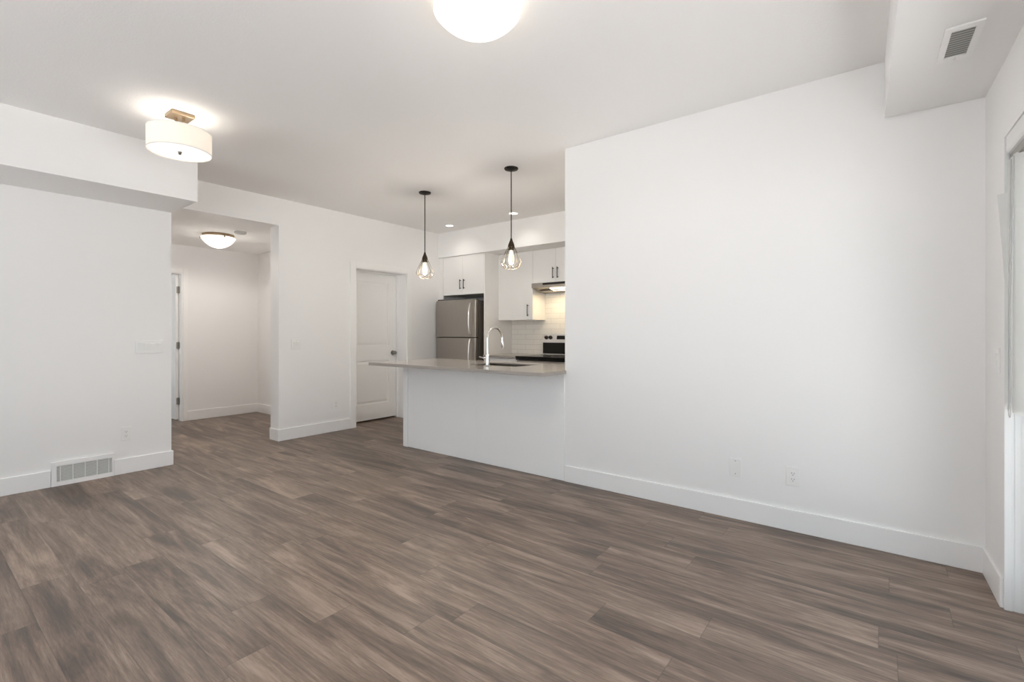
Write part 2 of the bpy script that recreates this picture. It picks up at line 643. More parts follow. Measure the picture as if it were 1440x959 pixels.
# hall, bedroom beyond and an added closet behind the kitchen door
struct(MB().box(1.12, 1.25, 5.42, YH, 0, HH), 'wall_hall_left', M['wall'])
struct(MB().box(3.487, 3.60, 5.584, 7.80, 0, HH), 'wall_hall_right', M['wall'])
struct(MB().grid([1.12, 1.70, 2.478, 3.60], [YH, 7.79], [0, 2.05, HH],
                 lambda x, y, z: not (1.70 < x < 2.478 and z < 2.05)), 'wall_hall_back', M['wall'])
struct(MB().grid([0.15, 0.28], [7.67, 7.95, 10.6, 11.1], [0, 0.25, 2.25, HH],
                 lambda x, y, z: not (7.95 < y < 10.6 and 0.25 < z < 2.25)), 'wall_bedroom_left', M['wall'])
struct(MB().box(0.15, 3.60, 11.0, 11.1, 0, HH), 'wall_bedroom_back', M['wall'])
struct(MB().box(3.50, 3.60, 7.80, 11.0, 0, HH), 'wall_bedroom_right', M['wall'])
struct(MB().box(0.15, 1.12, 7.67, 7.79, 0, HH), 'wall_bedroom_front', M['wall'])
struct(MB().box(3.60, 5.0, 6.4, 6.5, 0, HH).box(4.9, 5.0, 5.66, 6.4, 0, HH).box(3.6, 5.0, 5.66, 6.5, HH, HH + .1), 'wall_added_closet', M['wall'])  # unseen closet shell, added so no sky light leaks under the door
# patio door wall
struct(MB().grid([-0.15, 0.385, 3.05, 3.4, 5.1, 5.6], [0, 0.2], [0, 0.75, 2.085, H],
                 lambda x, y, z: not (0.385 < x < 3.05 and z < 2.085) and not (3.4 < x < 5.1 and 0.75 < z < 2.085)),
       'wall_front', M['wall'], world=FW)

# dropped bulkheads
struct(MB().box(-2.0, 1.600, 4.609, YL, 2.336, H), 'wall_bulkhead_left', M['wall'])
struct(MB().box(5.137, XK, 2.076, YB, 2.366, H), 'wall_bulkhead_kitchen', M['wall'])
struct(MB().grid([0, 5.4], [-0.405, 0.0], [2.42, H], lambda *a: True), 'wall_bulkhead_front', M['wall'], world=FW)

# baseboards
BH, BT = 0.132, 0.013


def bb(name, boxes, world=None):
    m = MB()
    for b in boxes:
        x0, x1, y0, y1 = b
        m.box(x0, x1, y0, y1, 0, BH, r=0.003)
    return struct(m, name, M['trim'], world=world)


bb('baseboard_left', [(-2.0, 0.779, YL - BT, YL), (1.174, 1.596 + BT, YL - BT, YL), (1.596, 1.596 + BT, YL, 5.42)])
bb('baseboard_right', [(XR - BT, XR, -0.41, 2.074)])
bb('baseboard_back', [(2.682 - BT, 3.592, YB - BT, YB), (2.682 - BT, 2.682, YB, 5.584), (4.606, 5.05, YB - BT, YB)])
bb('baseboard_hall', [(2.535, 3.487, YH - BT, YH), (3.487 - BT, 3.487, 5.60, YH)])
bb('baseboard_front', [(0.0, 0.385, -BT, 0.0)], world=FW)
bb('baseboard_side', [(-2.0, -2.0 + BT, -0.4, YL)])

# ------------------------------------------------------------------ doors and their trim
# kitchen-side door: casing and jamb liner
struct(MB().box(3.592, 3.68, YB - 0.014, YB, 0, 2.14, r=0.003).box(4.52, 4.606, YB - 0.014, YB, 0, 2.14, r=0.003)
       .box(3.68, 4.52, YB - 0.014, YB, 2.068, 2.14, r=0.003), 'trim_1', M['trim'])
struct(MB().box(3.68, 3.69, YB, 5.66, 0, 2.068).box(4.51, 4.52, YB, 5.66, 0, 2.068).box(3.69, 4.51, YB, 5.66, 2.058, 2.068)
       .box(3.69, 3.702, 5.575, 5.605, 0, 2.058).box(4.498, 4.51, 5.575, 5.605, 0, 2.058).box(3.702, 4.498, 5.575, 5.605, 2.046, 2.058),
       'trim_2', M['trim'])


def leaf_with_panels(w, h, th, panels, lift):
    """a moulded two-panel leaf in its own frame: x 0..w, y 0..th (face at y=0), z lift..h"""
    m = MB()
    xs = sorted({0, w} | {p[0] for p in panels} | {p[1] for p in panels})
    zs = sorted({lift, h} | {p[2] for p in panels} | {p[3] for p in panels})
    rec = 0.011
    ins = lambda x, z: any(p[0] < x < p[1] and p[2] < z < p[3] for p in panels)
    m.grid(xs, [0, rec, th - rec, th], zs, lambda x, y, z: (rec < y < th - rec) or not ins(x, z))
    for a, b, c, d in panels:
        for y0, y1, s in ((rec, 0.003, 1), (th - rec, th - 0.003, -1)):
            g = 0.028
            t = bmesh.new()
            o_ = [t.verts.new(q) for q in ((a + .012, y0, c + .012), (b - .012, y0, c + .012), (b - .012, y0, d - .012), (a + .012, y0, d - .012))]
            i_ = [t.verts.new(q) for q in ((a + g + .012, y1, c + g + .012), (b - g - .012, y1, c + g + .012), (b - g - .012, y1, d - g - .012), (a + g + .012, y1, d - g - .012))]
            for k in range(4):
                q = (k + 1) % 4
                t.faces.new((o_[k], o_[q], i_[q], i_[k]) if s > 0 else (o_[k], i_[k], i_[q], o_[q]))
            t.faces.new(i_ if s > 0 else i_[::-1])
            m._merge(t)
    return m


d1 = struct(leaf_with_panels(0.806, 2.044, 0.04, [(0.125, 0.681, 1.045, 1.925), (0.125, 0.681, 0.24, 0.835)], 0.022), 'door_1', M['door'],
            world=Matrix.Translation((3.697, 5.61, 0)))
KN = Matrix.Translation((4.442, 5.61, 0.938)) @ Matrix.Rotation(PI / 2, 4, 'X')
k1 = MB().lathe([(0, 0), (0.032, 0), (0.033, 0.004), (0.029, 0.009), (0.012, 0.011), (0.011, 0.032), (0.018, 0.038), (0.027, 0.047),
                 (0.029, 0.056), (0.026, 0.064), (0.017, 0.069), (0, 0.070)], n=32, mat=KN).build('door_knob', M['nickel'], d1, smooth=True)
tag(k1, 'dark satin nickel knob')

# hall door, standing open into the bright room beyond
struct(MB().box(2.478, 2.535, YH - 0.014, YH, 0, 2.11, r=0.003).box(1.645, 1.70, YH - 0.014, YH, 0, 2.11, r=0.003)
       .box(1.70, 2.478, YH - 0.014, YH, 2.05, 2.11, r=0.003)
       .box(2.466, 2.478, YH, 7.79, 0, 2.05).box(1.70, 1.712, YH, 7.79, 0, 2.05).box(1.712, 2.466, YH, 7.79, 2.038, 2.05),
       'trim_3', M['trim'])
HD = Matrix.Translation((2.462, 7.776, 0)) @ Matrix.Rotation(PI / 2, 4, 'Z')
d2 = struct(leaf_with_panels(0.74, 2.036, 0.036, [(0.11, 0.63, 1.045, 1.915), (0.11, 0.63, 0.25, 0.835)], 0.018), 'door_2', M['door'], world=HD)
for z in (0.271, 1.046, 1.821):
    hb = MB().box(2.4625, 2.4655, 7.742, 7.776, z - 0.045, z + 0.045).box(2.436, 2.4655, 7.7735, 7.776, z - 0.045, z + 0.045)
    hb.lathe([(0, -0.05), (0.007, -0.05), (0.007, 0.05), (0, 0.05)], c=(2.456, 7.766, z), n=12)
    tag(hb.build('hinge', M['nickel'], d2), 'dark grey metal hinge')

# patio door: vinyl frame, two panels with glass, set in the opening of the front wall
m = MB()
fr = [(0.395, 0.425), (3.01, 3.05)]
for a, b in fr:
    m.box(a, b, 0.085, 0.2, 0, 2.085)
m.box(0.425, 3.01, 0.085, 0.2, 2.045, 2.085).box(0.425, 3.01, 0.085, 0.2, 0, 0.035)
m.box(0.425, 0.437, 0.115, 0.13, 0.035, 2.045)
d3 = struct(m, 'door_3', M['vinyl'], world=FW)
for a, b, y in ((0.437, 1.76, 0.145), (1.69, 3.01, 0.10)):
    s = MB()
    s.grid([a, a + 0.075, b - 0.075, b], [y, y + 0.035], [0.036, 0.13, 1.96, 2.044], lambda x, y_, z: not (a + .075 < x < b - .075 and .13 < z < 1.96))
    so = s.build('sash', M['vinyl'], d3, world=FW)
    MB().box(a + 0.07, b - 0.07, y + 0.014, y + 0.020, 0.125, 1.965).build('glass_pane', M['glass'], so, world=FW)
# drywall returns with the vinyl jamb extension that shows beside the blind
struct(MB().box(0.385, 0.395, -0.001, 0.2, 0, 2.085).box(0.395, 0.401, -0.001, 0.024, 0, 2.08, r=0.0015)
       .box(0.395, 0.398, 0.032, 0.052, 0, 2.08, r=0.001), 'trim_4', M['vinyl'], world=FW)
# unseen window further along the same wall, added to let in more daylight
m = MB().grid([3.4, 3.45, 4.225, 4.275, 5.05, 5.1], [0.09, 0.17], [0.75, 0.80, 2.035, 2.085],
              lambda x, y, z: not ((3.45 < x < 4.225 or 4.275 < x < 5.05) and .8 < z < 2.035))
w1 = struct(m, 'window_added_1', M['vinyl'], world=FW)
MB().box(3.445, 4.23, 0.125, 0.131, 0.795, 2.04).box(4.27, 5.055, 0.125, 0.131, 0.795, 2.04).build('glass_pane', M['glass'], w1, world=FW)
m = MB().grid([0.18, 0.25], [7.95, 8.0, 9.25, 9.30, 10.55, 10.6], [0.25, 0.30, 2.20, 2.25],
              lambda x, y, z: not ((8.0 < y < 9.25 or 9.30 < y < 10.55) and .3 < z < 2.2))
w2 = struct(m, 'window_2', M['vinyl'])
MB().box(0.21, 0.216, 7.995, 9.255, 0.295, 2.205).box(0.21, 0.216, 9.295, 10.555, 0.295, 2.205).build('glass_pane', M['glass'], w2)

m = MB().grid([-2.16, -2.09], [-0.25, -0.20, 1.50, 1.55, 3.25, 3.30, 5.0, 5.05], [0.25, 0.30, 2.40, 2.45],
              lambda x, y, z: not ((-0.20 < y < 1.50 or 1.55 < y < 3.25 or 3.30 < y < 5.0) and .3 < z < 2.4))
w3 = struct(m, 'window_added_3', M['vinyl'])  # unseen side window, added to brighten the room with daylight
MB().box(-2.13, -2.124, -0.205, 1.505, 0.295, 2.405).box(-2.13, -2.124, 1.545, 3.255, 0.295, 2.405).box(-2.13, -2.124, 3.295, 5.005, 0.295, 2.405).build('glass_pane', M['glass'], w3)

# unseen ground outdoors, added in a pale tone to bounce daylight indoors
struct(MB().box(-14, 14, -14, -0.96, -0.2, -0.05), 'ground_bounce_deck', M['bounce_ground'])
struct(MB().box(-14, -2.21, -0.96, 16, -0.2, -0.05).box(-2.21, 0.14, 5.7, 16, -0.2, -0.05), 'ground_bounce_yard', M['bounce_ground'])

# ------------------------------------------------------------------ kitchen backsplash
struct(MB().box(XK - 0.008, XK, 2.09, 4.464, 0.915, 2.36), 'wall_backsplash', M['tile'])

# ================================================================== kitchen
def bar_pull(x, y, z0, z1, parent, label='black bar pull'):
    """vertical bar handle on a front at x facing -x"""
    m = MB()
    m.tube([(x - 0.030, y, z0), (x - 0.030, y, z1)], 0.0055, 12)
    for z in (z0 + 0.016, z1 - 0.016):
        m.tube([(x + 0.002, y, z), (x - 0.030, y, z)], 0.005, 10)
    return tag(m.build('handle', M['black'], parent, smooth=True), label)


def front(name, x, y0, y1, z0, z1, parent, mat=None, th=0.019):
    """a slab front facing -x with a fine gap all round"""
    g = 0.0017
    return MB().box(x, x + th, y0 + g, y1 - g, z0 + g, z1 - g, r=0.0018).build(name, mat or M['cab'], parent)


XF = 5.155
# deep cabinet over the refrigerator
t = thing('wall_cabinet', 'white two-door cabinet directly above the stainless refrigerator', 'cabinet', (XF, 4.94, 1.785))
MB().box(XF + 0.020, XK - 0.002, 4.486, YB - 0.001, 1.785, 2.365).build('body', M['cabin'], t)
fd = front('door', XF, 4.486, 4.895, 1.785, 2.364, t)
bar_pull(XF, 4.895 - 0.036, 1.865, 2.01, fd)
fd = front('door', XF, 4.895, 5.30, 1.785, 2.364, t)
bar_pull(XF, 4.895 + 0.036, 1.865, 2.01, fd)
MB().box(XF, XF + 0.019, 5.302, YB - 0.001, 1.712, 2.364).build('filler_strip', M['cab'], t)
# tall side panel between the refrigerator and the counter
tag(MB().box(XF, XK - 0.001, 4.466, 4.485, 0, 2.365, r=0.0015).build('tall_end_panel', M['cab']),
    'tall white end panel standing between the refrigerator and the tiled counter', 'panel')
# single door wall cabinet
XU = 5.455
t = thing('wall_cabinet', 'tall white single-door wall cabinet beside the range hood, lit by the hood', 'cabinet', (XU, 4.15, 1.405))
MB().box(XU + 0.020, XK - 0.009, 3.848, 4.465, 1.405, 2.365).build('body', M['cab'], t)
fd = front('door', XU, 3.848, 4.464, 1.405, 2.364, t)
bar_pull(XU, 3.848 + 0.075, 1.455, 1.62, fd)
# cabinet over the hood
t = thing('wall_cabinet', 'short white two-door cabinet above the range hood, two black pulls side by side', 'cabinet', (XU, 3.47, 1.91))
MB().box(XU + 0.020, XK - 0.009, 3.088, 3.847, 1.905, 2.365).build('body', M['cabin'], t)
fd = front('door', XU, 3.088, 3.468, 1.905, 2.364, t)
bar_pull(XU, 3.468 - 0.036, 1.955, 2.105, fd)
fd = front('door', XU, 3.468, 3.847, 1.905, 2.364, t)
bar_pull(XU, 3.468 + 0.036, 1.955, 2.105, fd)

# range hood
t = thing('range_hood', 'slim stainless range hood with dark control strip and lit lamp under the short cabinet', 'range hood', (5.6, 3.47, 1.82))
xh = 5.425
MB().prism([(xh, 1.904), (XK - 0.009, 1.904), (XK - 0.009, 1.79), (5.62, 1.79), (xh, 1.845)], 'y', 3.09, 3.846).build('body', M['steel'], t)
MB().box(xh - 0.004, xh, 3.10, 3.66, 1.872, 1.900, r=0.001).build('control_strip', M['black'], t)
MB().box(5.52, 5.60, 3.15, 3.78, 1.803, 1.812).build('filter', M['sinkst'], t)
MB().prism([(5.47, 1.8315), (5.57, 1.8030), (5.57, 1.797), (5.47, 1.8255)], 'y', 3.28, 3.58).build('lamp', M['hoodl'], t)
ld = bpy.data.lights.new('hood_lamp', 'AREA')
ld.shape = 'RECTANGLE'; ld.size = 0.10; ld.size_y = 0.45
ld.energy = LAMP_HOOD
ld.color = (1.0, 0.78, 0.48)
lo = bpy.data.objects.new('hood_lamp', ld)
COL.objects.link(lo)
lo.location = (5.53, 3.47, 1.78)

# refrigerator
t = thing('refrigerator', 'stainless top-freezer refrigerator standing in the white cabinet surround', 'refrigerator', (5.4, 4.955, 0))
Y0, Y1 = 4.560, 5.355
MB().box(5.125, 5.155, Y0, Y1, 0.03, 1.695, r=0.003).box(5.155, 5.75, Y0, 5.295, 0.03, 1.69, r=0.004).build('body', M['fside'], t)
fz = MB().box(5.060, 5.122, Y0, Y1, 1.160, 1.703, r=0.008, seg=3).build('freezer_door', M['steel'], t)
fr_ = MB().box(5.060, 5.122, Y0, Y1, 0.075, 1.150, r=0.008, seg=3).build('fridge_door', M['steel'], t)


def fridge_handle(z0, z1, par):
    m = MB()
    n = 12
    pts = []
    for k in range(n + 1):
        f = k / n
        pts.append((5.060 - 0.018 - 0.034 * math.sin(PI * min(1, max(0, f))) ** 0.5, Y0 + 0.085, z0 + (z1 - z0) * f))
    m.tube(pts, 0.0125, 12)
    m.tube([(5.063, Y0 + 0.085, z0 + .008), (5.040, Y0 + 0.085, z0 + .008)], 0.012, 12)
    m.tube([(5.063, Y0 + 0.085, z1 - .008), (5.040, Y0 + 0.085, z1 - .008)], 0.012, 12)
    return tag(m.build('handle', M['steel2'], par, smooth=True), 'bright curved vertical handle')


fridge_handle(1.185, 1.645, fz)
fridge_handle(0.62, 1.135, fr_)
MB().box(5.07, 5.12, Y1 - 0.11, Y1 - 0.02, 1.703, 1.722, r=0.004).build('hinge_cover', M['fside'], t)
MB().box(5.09, 5.155, Y0 + 0.01, Y1 - 0.01, 0.03, 0.072).build('toe_grille', M['black'], t)
for (x, y) in ((5.16, Y0 + 0.06), (5.16, Y1 - 0.12), (5.70, Y0 + 0.06), (5.70, Y1 - 0.12)):
    MB().lathe([(0, 0), (0.02, 0), (0.02, 0.03), (0, 0.03)], c=(x, y, 0), n=16).build('foot', M['black'], t)

# base cabinet between panel and range
XB = 5.165
t = thing('base_cabinet', 'white base cabinet between the refrigerator panel and the range', 'cabinet', (XB, 4.15, 0))
MB().box(XB + 0.020, XK - 0.001, 3.850, 4.465, 0.10, 0.882).box(XB + 0.08, XB + 0.095, 3.850, 4.465, 0, 0.10).build('body', M['cabin'], t)
fd = front('drawer', XB, 3.850, 4.464, 0.73, 0.880, t)
m = MB().tube([(XB - 0.03, 4.08, 0.805), (XB - 0.03, 4.24, 0.805)], 0.0055, 12)
for y in (4.096, 4.224):
    m.tube([(XB + 0.002, y, 0.805), (XB - 0.030, y, 0.805)], 0.005, 10)
tag(m.build('handle', M['black'], fd, smooth=True), 'black bar pull')
fd = front('door', XB, 3.850, 4.464, 0.10, 0.73, t)
bar_pull(XB, 3.93, 0.53, 0.69, fd)
tag(MB().box(5.115, XK - 0.009, 3.848, 4.465, 0.884, 0.914, r=0.002).build('countertop', M['quartz']),
    'short grey quartz countertop against the tiled wall between refrigerator panel and range', 'countertop')

# range
t = thing('range', 'stainless electric range with black glass cooktop and knobs on its backguard', 'stove', (5.4, 3.465, 0))
ya, yb = 3.087, 3.843
MB().box(5.115, 5.74, ya, yb, 0.02, 0.895, r=0.003).build('body', M['fside'], t)
MB().box(5.045, 5.69, ya, yb, 0.896, 0.918, r=0.005).build('cooktop', M['bglass'], t)
MB().box(5.058, 5.114, ya, yb, 0.866, 0.8955, r=0.003).build('vent_trim', M['bglass'], t)
for (x, y, r) in ((5.22, 3.27, 0.10), (5.22, 3.65, 0.08), (5.50, 3.27, 0.075), (5.50, 3.65, 0.10)):
    MB().lathe([(r - 0.003, 0), (r, 0), (r, 0.0006), (r - 0.003, 0.0006)], c=(x, y, 0.918), n=48, close=True).build('burner_ring', M['nickel'], t)
bgd = MB().prism([(5.69, 0.918), (5.745, 0.918), (5.745, 1.205), (5.715, 1.205), (5.69, 1.10)], 'y', ya, yb + 0.004).build('backguard', M['steel2'], t)
MB().prism([(5.6885, 0.930), (5.692, 0.930), (5.692, 1.085), (5.6885, 1.085)], 'y', ya + 0.008, yb - 0.008).build('lower_panel', M['bglass'], bgd)
tilt = Matrix.Rotation(-PI / 2 + 0.233, 4, 'Y')
for y in (3.785, 3.715, 3.215, 3.145):
    mk = Matrix.Translation((5.7025, y, 1.157)) @ tilt
    MB().lathe([(0, 0), (0.027, 0), (0.027, 0.006), (0.021, 0.009), (0.019, 0.026), (0.015, 0.030), (0, 0.030)], n=24, mat=mk).build('knob', M['black'], bgd, smooth=True)
MB().prism([(5.6955, 1.132), (5.7015, 1.132), (5.7130, 1.184), (5.7070, 1.184)], 'y', 3.32, 3.61).build('display', M['bglass'], bgd)
od = MB().box(5.075, 5.113, ya + 0.004, yb - 0.004, 0.22, 0.860, r=0.004).build('oven_door', M['steel'], t)
MB().box(5.0735, 5.076, ya + 0.10, yb - 0.10, 0.34, 0.70).build('oven_window', M['bglass'], od)
m = MB().tube([(5.035, ya + 0.05, 0.790), (5.035, yb - 0.05, 0.790)], 0.011, 14)
for y in (ya + 0.08, yb - 0.08):
    m.tube([(5.077, y, 0.790), (5.035, y, 0.790)], 0.009, 10)
m.build('handle', M['steel2'], od, smooth=True)
MB().box(5.080, 5.113, ya + 0.004, yb - 0.004, 0.05, 0.21, r=0.004).build('drawer', M['steel'], t)
for (x, y) in ((5.17, ya + 0.05), (5.17, yb - 0.05), (5.68, ya + 0.05), (5.68, yb - 0.05)):
    MB().lathe([(0, 0), (0.018, 0), (0.018, 0.02), (0, 0.02)], c=(x, y, 0), n=16).build('foot', M['black'], t)

# peninsula
XP = 3.392
t = thing('peninsula_cabinet', 'white panelled kitchen peninsula base under the grey quartz counter', 'kitchen peninsula', (3.7, 3.1, 0))
MB().grid([XP + 0.02, 3.445, 3.895, 4.0], [2.079, 2.605, 3.265, 4.029], [0.10, 0.66, 0.884],
          lambda x, y, z: not (3.445 < x < 3.895 and 2.605 < y < 3.265 and z > 0.66)).box(XP + 0.02, 3.93, 2.079, 4.029, 0, 0.10).build('body', M['cabin'], t)
for a, b in ((2.0775, 3.060), (3.061, 4.028)):
    MB().box(XP + 0.004, XP + 0.019, a, b, 0.002, 0.883, r=0.0012).build('back_panel', M['panel'], t)
MB().box(XP - 0.004, 4.02, 4.030, 4.100, 0, 0.883, r=0.002).build('end_panel', M['panel'], t)
for a, b in ((2.10, 2.60), (2.60, 3.30), (3.30, 4.02)):
    f_ = MB().box(4.001, 4.02, a + .002, b - .002, 0.105, 0.878, r=0.0018).build('door', M['cab'], t)
    m = MB().tube([(4.05, b - 0.06, 0.66), (4.05, b - 0.06, 0.82)], 0.0055, 12)
    for z in (0.676, 0.804):
        m.tube([(4.018, b - 0.06, z), (4.05, b - 0.06, z)], 0.005, 10)
    tag(m.build('handle', M['black'], f_, smooth=True), 'black bar pull')

SX0, SX1, SY0, SY1 = 3.475, 3.865, 2.64, 3.23
ct = MB().grid([3.058, 3.090, XR - 0.002, SX0, SX1, 4.022, 4.05], [2.062, 2.079, 2.094, SY0, SY1, 4.223, 4.255], [0.885, 0.901, 0.914],
               lambda x, y, z: not (SX0 < x < SX1 and SY0 < y < SY1) and not (x > XR - 0.002 and y < 2.079)
               and (z > 0.901 or x < 3.090 or x > 4.022 or y < 2.094 or y > 4.223))
ct = tag(ct.build('countertop', M['quartz']), 'long grey quartz peninsula countertop overhanging the white panels, sink cut into it', 'countertop')
bv = ct.modifiers.new('edge', 'BEVEL')
bv.width = 0.002
bv.segments = 2
bv.limit_method = 'ANGLE'
# undermount sink
t = thing('kitchen_sink', 'undermount stainless sink set into the peninsula counter behind the faucet', 'sink', (3.67, 2.935, 0.70))
MB().grid([SX0 - .02, SX0 - .004, SX0 - .002, SX1 + .002, SX1 + .004, SX1 + .02], [SY0 - .02, SY0 - .004, SY0 - .002, SY1 + .002, SY1 + .004, SY1 + .02],
          [0.700, 0.702, 0.8985, 0.9005],
          lambda x, y, z: ((z < .702 and SX0 - .004 < x < SX1 + .004 and SY0 - .004 < y < SY1 + .004)
                           or (.702 < z < .8985 and SX0 - .004 < x < SX1 + .004 and SY0 - .004 < y < SY1 + .004 and not (SX0 - .002 < x < SX1 + .002 and SY0 - .002 < y < SY1 + .002))
                           or (z > .8985 and not (SX0 - .002 < x < SX1 + .002 and SY0 - .002 < y < SY1 + .002)))).build('basin', M['sinkst'], t)
MB().lathe([(0, 0.0), (0.040, 0.0), (0.044, 0.003), (0.036, 0.004), (0.030, 0.001), (0, 0.001)], c=(3.67, 2.935, 0.702), n=32).build('drain', M['chrome'], t, smooth=True)
# faucet
fx, fy = 3.40, 2.912
t = thing('faucet', 'chrome gooseneck pull-down faucet standing on the peninsula counter', 'faucet', (fx, fy, 0.914))
MB().lathe([(0, 0), (0.027, 0), (0.028, 0.006), (0.0205, 0.010), (0.0195, 0.10), (0.014, 0.106), (0, 0.106)], c=(fx, fy, 0.914), n=28).build('base', M['chrome'], t, smooth=True)
R_ = 0.108
pts = [(fx, fy, 1.01), (fx, fy, 1.10), (fx, fy, 1.165)]
for k in range(1, 19):
    a = PI - PI * k / 18 * 1.03
    pts.append((fx + R_ + R_ * math.cos(a), fy, 1.165 + R_ * math.sin(a)))
MB().tube(pts, 0.0125, 14).build('spout', M['chrome'], t, smooth=True)
e = Vector(pts[-1])
MB().tube([e + Vector((0, 0, .004)), e + Vector((0.003, 0, -.012)), e + Vector((.008, 0, -.05)), e + Vector((.013, 0, -.085))], [0.0135, 0.0165, 0.0175, 0.0160], 16).build('spray_head', M['chrome'], t, smooth=True)
MB().tube([(fx, fy + .016, 0.985), (fx, fy + .045, 0.985)], 0.011, 14).tube([(fx, fy + .040, 0.985), (fx - .004, fy + .10, 0.996)], [0.0065, 0.0050], 10).build('lever', M['chrome'], t, smooth=True)

# ================================================================== lamps
def point(name, loc, energy, col=WARM, r=0.05):
    d = bpy.data.lights.new(name, 'POINT')
    d.energy = energy
    d.color = col
    d.shadow_soft_size = r
    o = bpy.data.objects.new(name, d)
    COL.objects.link(o)
    o.location = loc
    return o


def down_light(x, y, z, energy, col=WARM, angle=178, blend=0.35):
    d = bpy.data.lights.new('lamp_light', 'SPOT')
    d.energy = energy
    d.color = col
    d.spot_size = math.radians(angle)
    d.spot_blend = blend
    d.shadow_soft_size = 0.10
    o = bpy.data.objects.new('lamp_light', d)
    COL.objects.link(o)
    o.location = (x, y, z)


# semi flush drum
SXc, SYc = 1.235, 3.875
t = thing('ceiling_lamp', 'drum-shaped white linen ceiling lamp on a square nickel canopy, beside the bulkhead', 'ceiling lamp', (SXc, SYc, H))
MB().box(SXc - .070, SXc + .070, SYc - .072, SYc + .072, 2.716, H, r=0.004).build('canopy', M['brass'], t)
m = MB()
m.tube([(SXc - .018, SYc + .02, 2.718), (SXc - .018, SYc + .02, 2.60)], 0.008, 12)
m.tube([(SXc + .018, SYc - .02, 2.718), (SXc + .018, SYc - .02, 2.60)], 0.008, 12)
m.tube([(SXc - .16, SYc, 2.598), (SXc + .16, SYc, 2.598)], 0.006, 10)
m.build('stem', M['brass'], t, smooth=True)
MB().lathe([(0.190, 2.475), (0.190, 2.622), (0.187, 2.622), (0.187, 2.475)], c=(SXc, SYc, 0), n=72, close=True).build('shade', M['shade'], t, smooth=True)
MB().lathe([(0.1905, 2.475), (0.1925, 2.475), (0.1925, 2.480), (0.1905, 2.480)], c=(SXc, SYc, 0), n=72, close=True) \
    .lathe([(0.1905, 2.617), (0.1925, 2.617), (0.1925, 2.622), (0.1905, 2.622)], c=(SXc, SYc, 0), n=72, close=True).build('shade_trim', M['plate'], t, smooth=True)
MB().lathe([(0, 2.482), (0.186, 2.482), (0.186, 2.486), (0, 2.486)], c=(SXc, SYc, 0), n=72).build('diffuser', M['diff'], t, smooth=True)
MB().lathe([(0, 2.462), (0.006, 2.463), (0.011, 2.469), (0.008, 2.475), (0.013, 2.478), (0.013, 2.482), (0, 2.482)], c=(SXc, SYc, 0), n=24).build('finial', M['nickel'], t, smooth=True)
point('drum_lamp_bulb', (SXc - .085, SYc, 2.56), LAMP_SEMI / 2, WARM, 0.03)
point('drum_lamp_bulb', (SXc + .085, SYc, 2.56), LAMP_SEMI / 2, WARM, 0.03)

down_light(SXc, SYc, 2.44, LAMP_SEMI * 21, angle=125, blend=1.0)


def bowl_lamp(x, y, zc, R, depth, pan_mat, energy, label, cat='ceiling lamp', clip=False):
    t = thing('ceiling_lamp', label, cat, (x, y, zc))
    MB().lathe([(0, 0), (R * .90, 0), (R * .92, -.006), (R * .92, -.030), (R * .87, -.036), (0, -.036)], c=(x, y, zc), n=64).build('pan', pan_mat, t, smooth=True)
    prof = []
    Rs = (R * R + depth * depth) / (2 * depth)
    a1 = math.asin(min(1, R / Rs))
    for k in range(15):
        a = a1 * (1 - k / 14)
        prof.append((Rs * math.sin(a), -.040 - (Rs * math.cos(a) - (Rs - depth))))
    prof[-1] = (0, -.040 - depth)
    inner = [(r * .97, z + .004) for r, z in prof]
    inner[-1] = (0, inner[-1][1])
    MB().lathe(prof + inner[::-1], c=(x, y, zc), n=72).build('glass_bowl', M['bowl'], t, smooth=True)
    if clip:
        for a in (0.5, 0.5 + 2 * PI / 3, 0.5 + 4 * PI / 3):
            ca, sa = math.cos(a), math.sin(a)
            MB().tube([(x + R * .9 * ca, y + R * .9 * sa, zc - .030), (x + R * 1.02 * ca, y + R * 1.02 * sa, zc - .034),
                       (x + R * 1.02 * ca, y + R * 1.02 * sa, zc - .054)], 0.007, 10).build('clip', pan_mat, t, smooth=True)
    down_light(x, y, zc - .040 - depth - .02, energy)
    point('bowl_glow', (x, y, zc - .040 - depth - .03), energy * 0.17, WARM, 0.10)
    return t


bowl_lamp(1.655, 1.48, H, 0.200, 0.098, M['trim'], LAMP_BOWL, 'round white glass bowl ceiling lamp of the main room, cut by the top edge')
bowl_lamp(2.482, 6.50, HH, 0.190, 0.125, M['brass'], LAMP_HALL, 'white glass bowl ceiling lamp with nickel rim in the hall', clip=True)

# smoke detector
t = thing('smoke_detector', 'small round smoke detector on the hall ceiling beside the bowl lamp', 'smoke detector', (2.55, 6.05, HH))
MB().lathe([(0, 0), (0.070, 0), (0.070, -.010), (0, -.010)], c=(2.55, 6.05, HH), n=40).build('base', M['plate'], t, smooth=True)
MB().lathe([(0, -.010), (0.062, -.010), (0.062, -.016), (0.066, -.018), (0.064, -.030), (0.052, -.038), (0, -.038)], c=(2.55, 6.05, HH), n=40).build('cover', M['cover'], t, smooth=True)
MB().lathe([(0, -.038), (0.008, -.038), (0.007, -.041), (0, -.041)], c=(2.55, 6.05, HH), n=16).build('test_button', M['cord'], t)

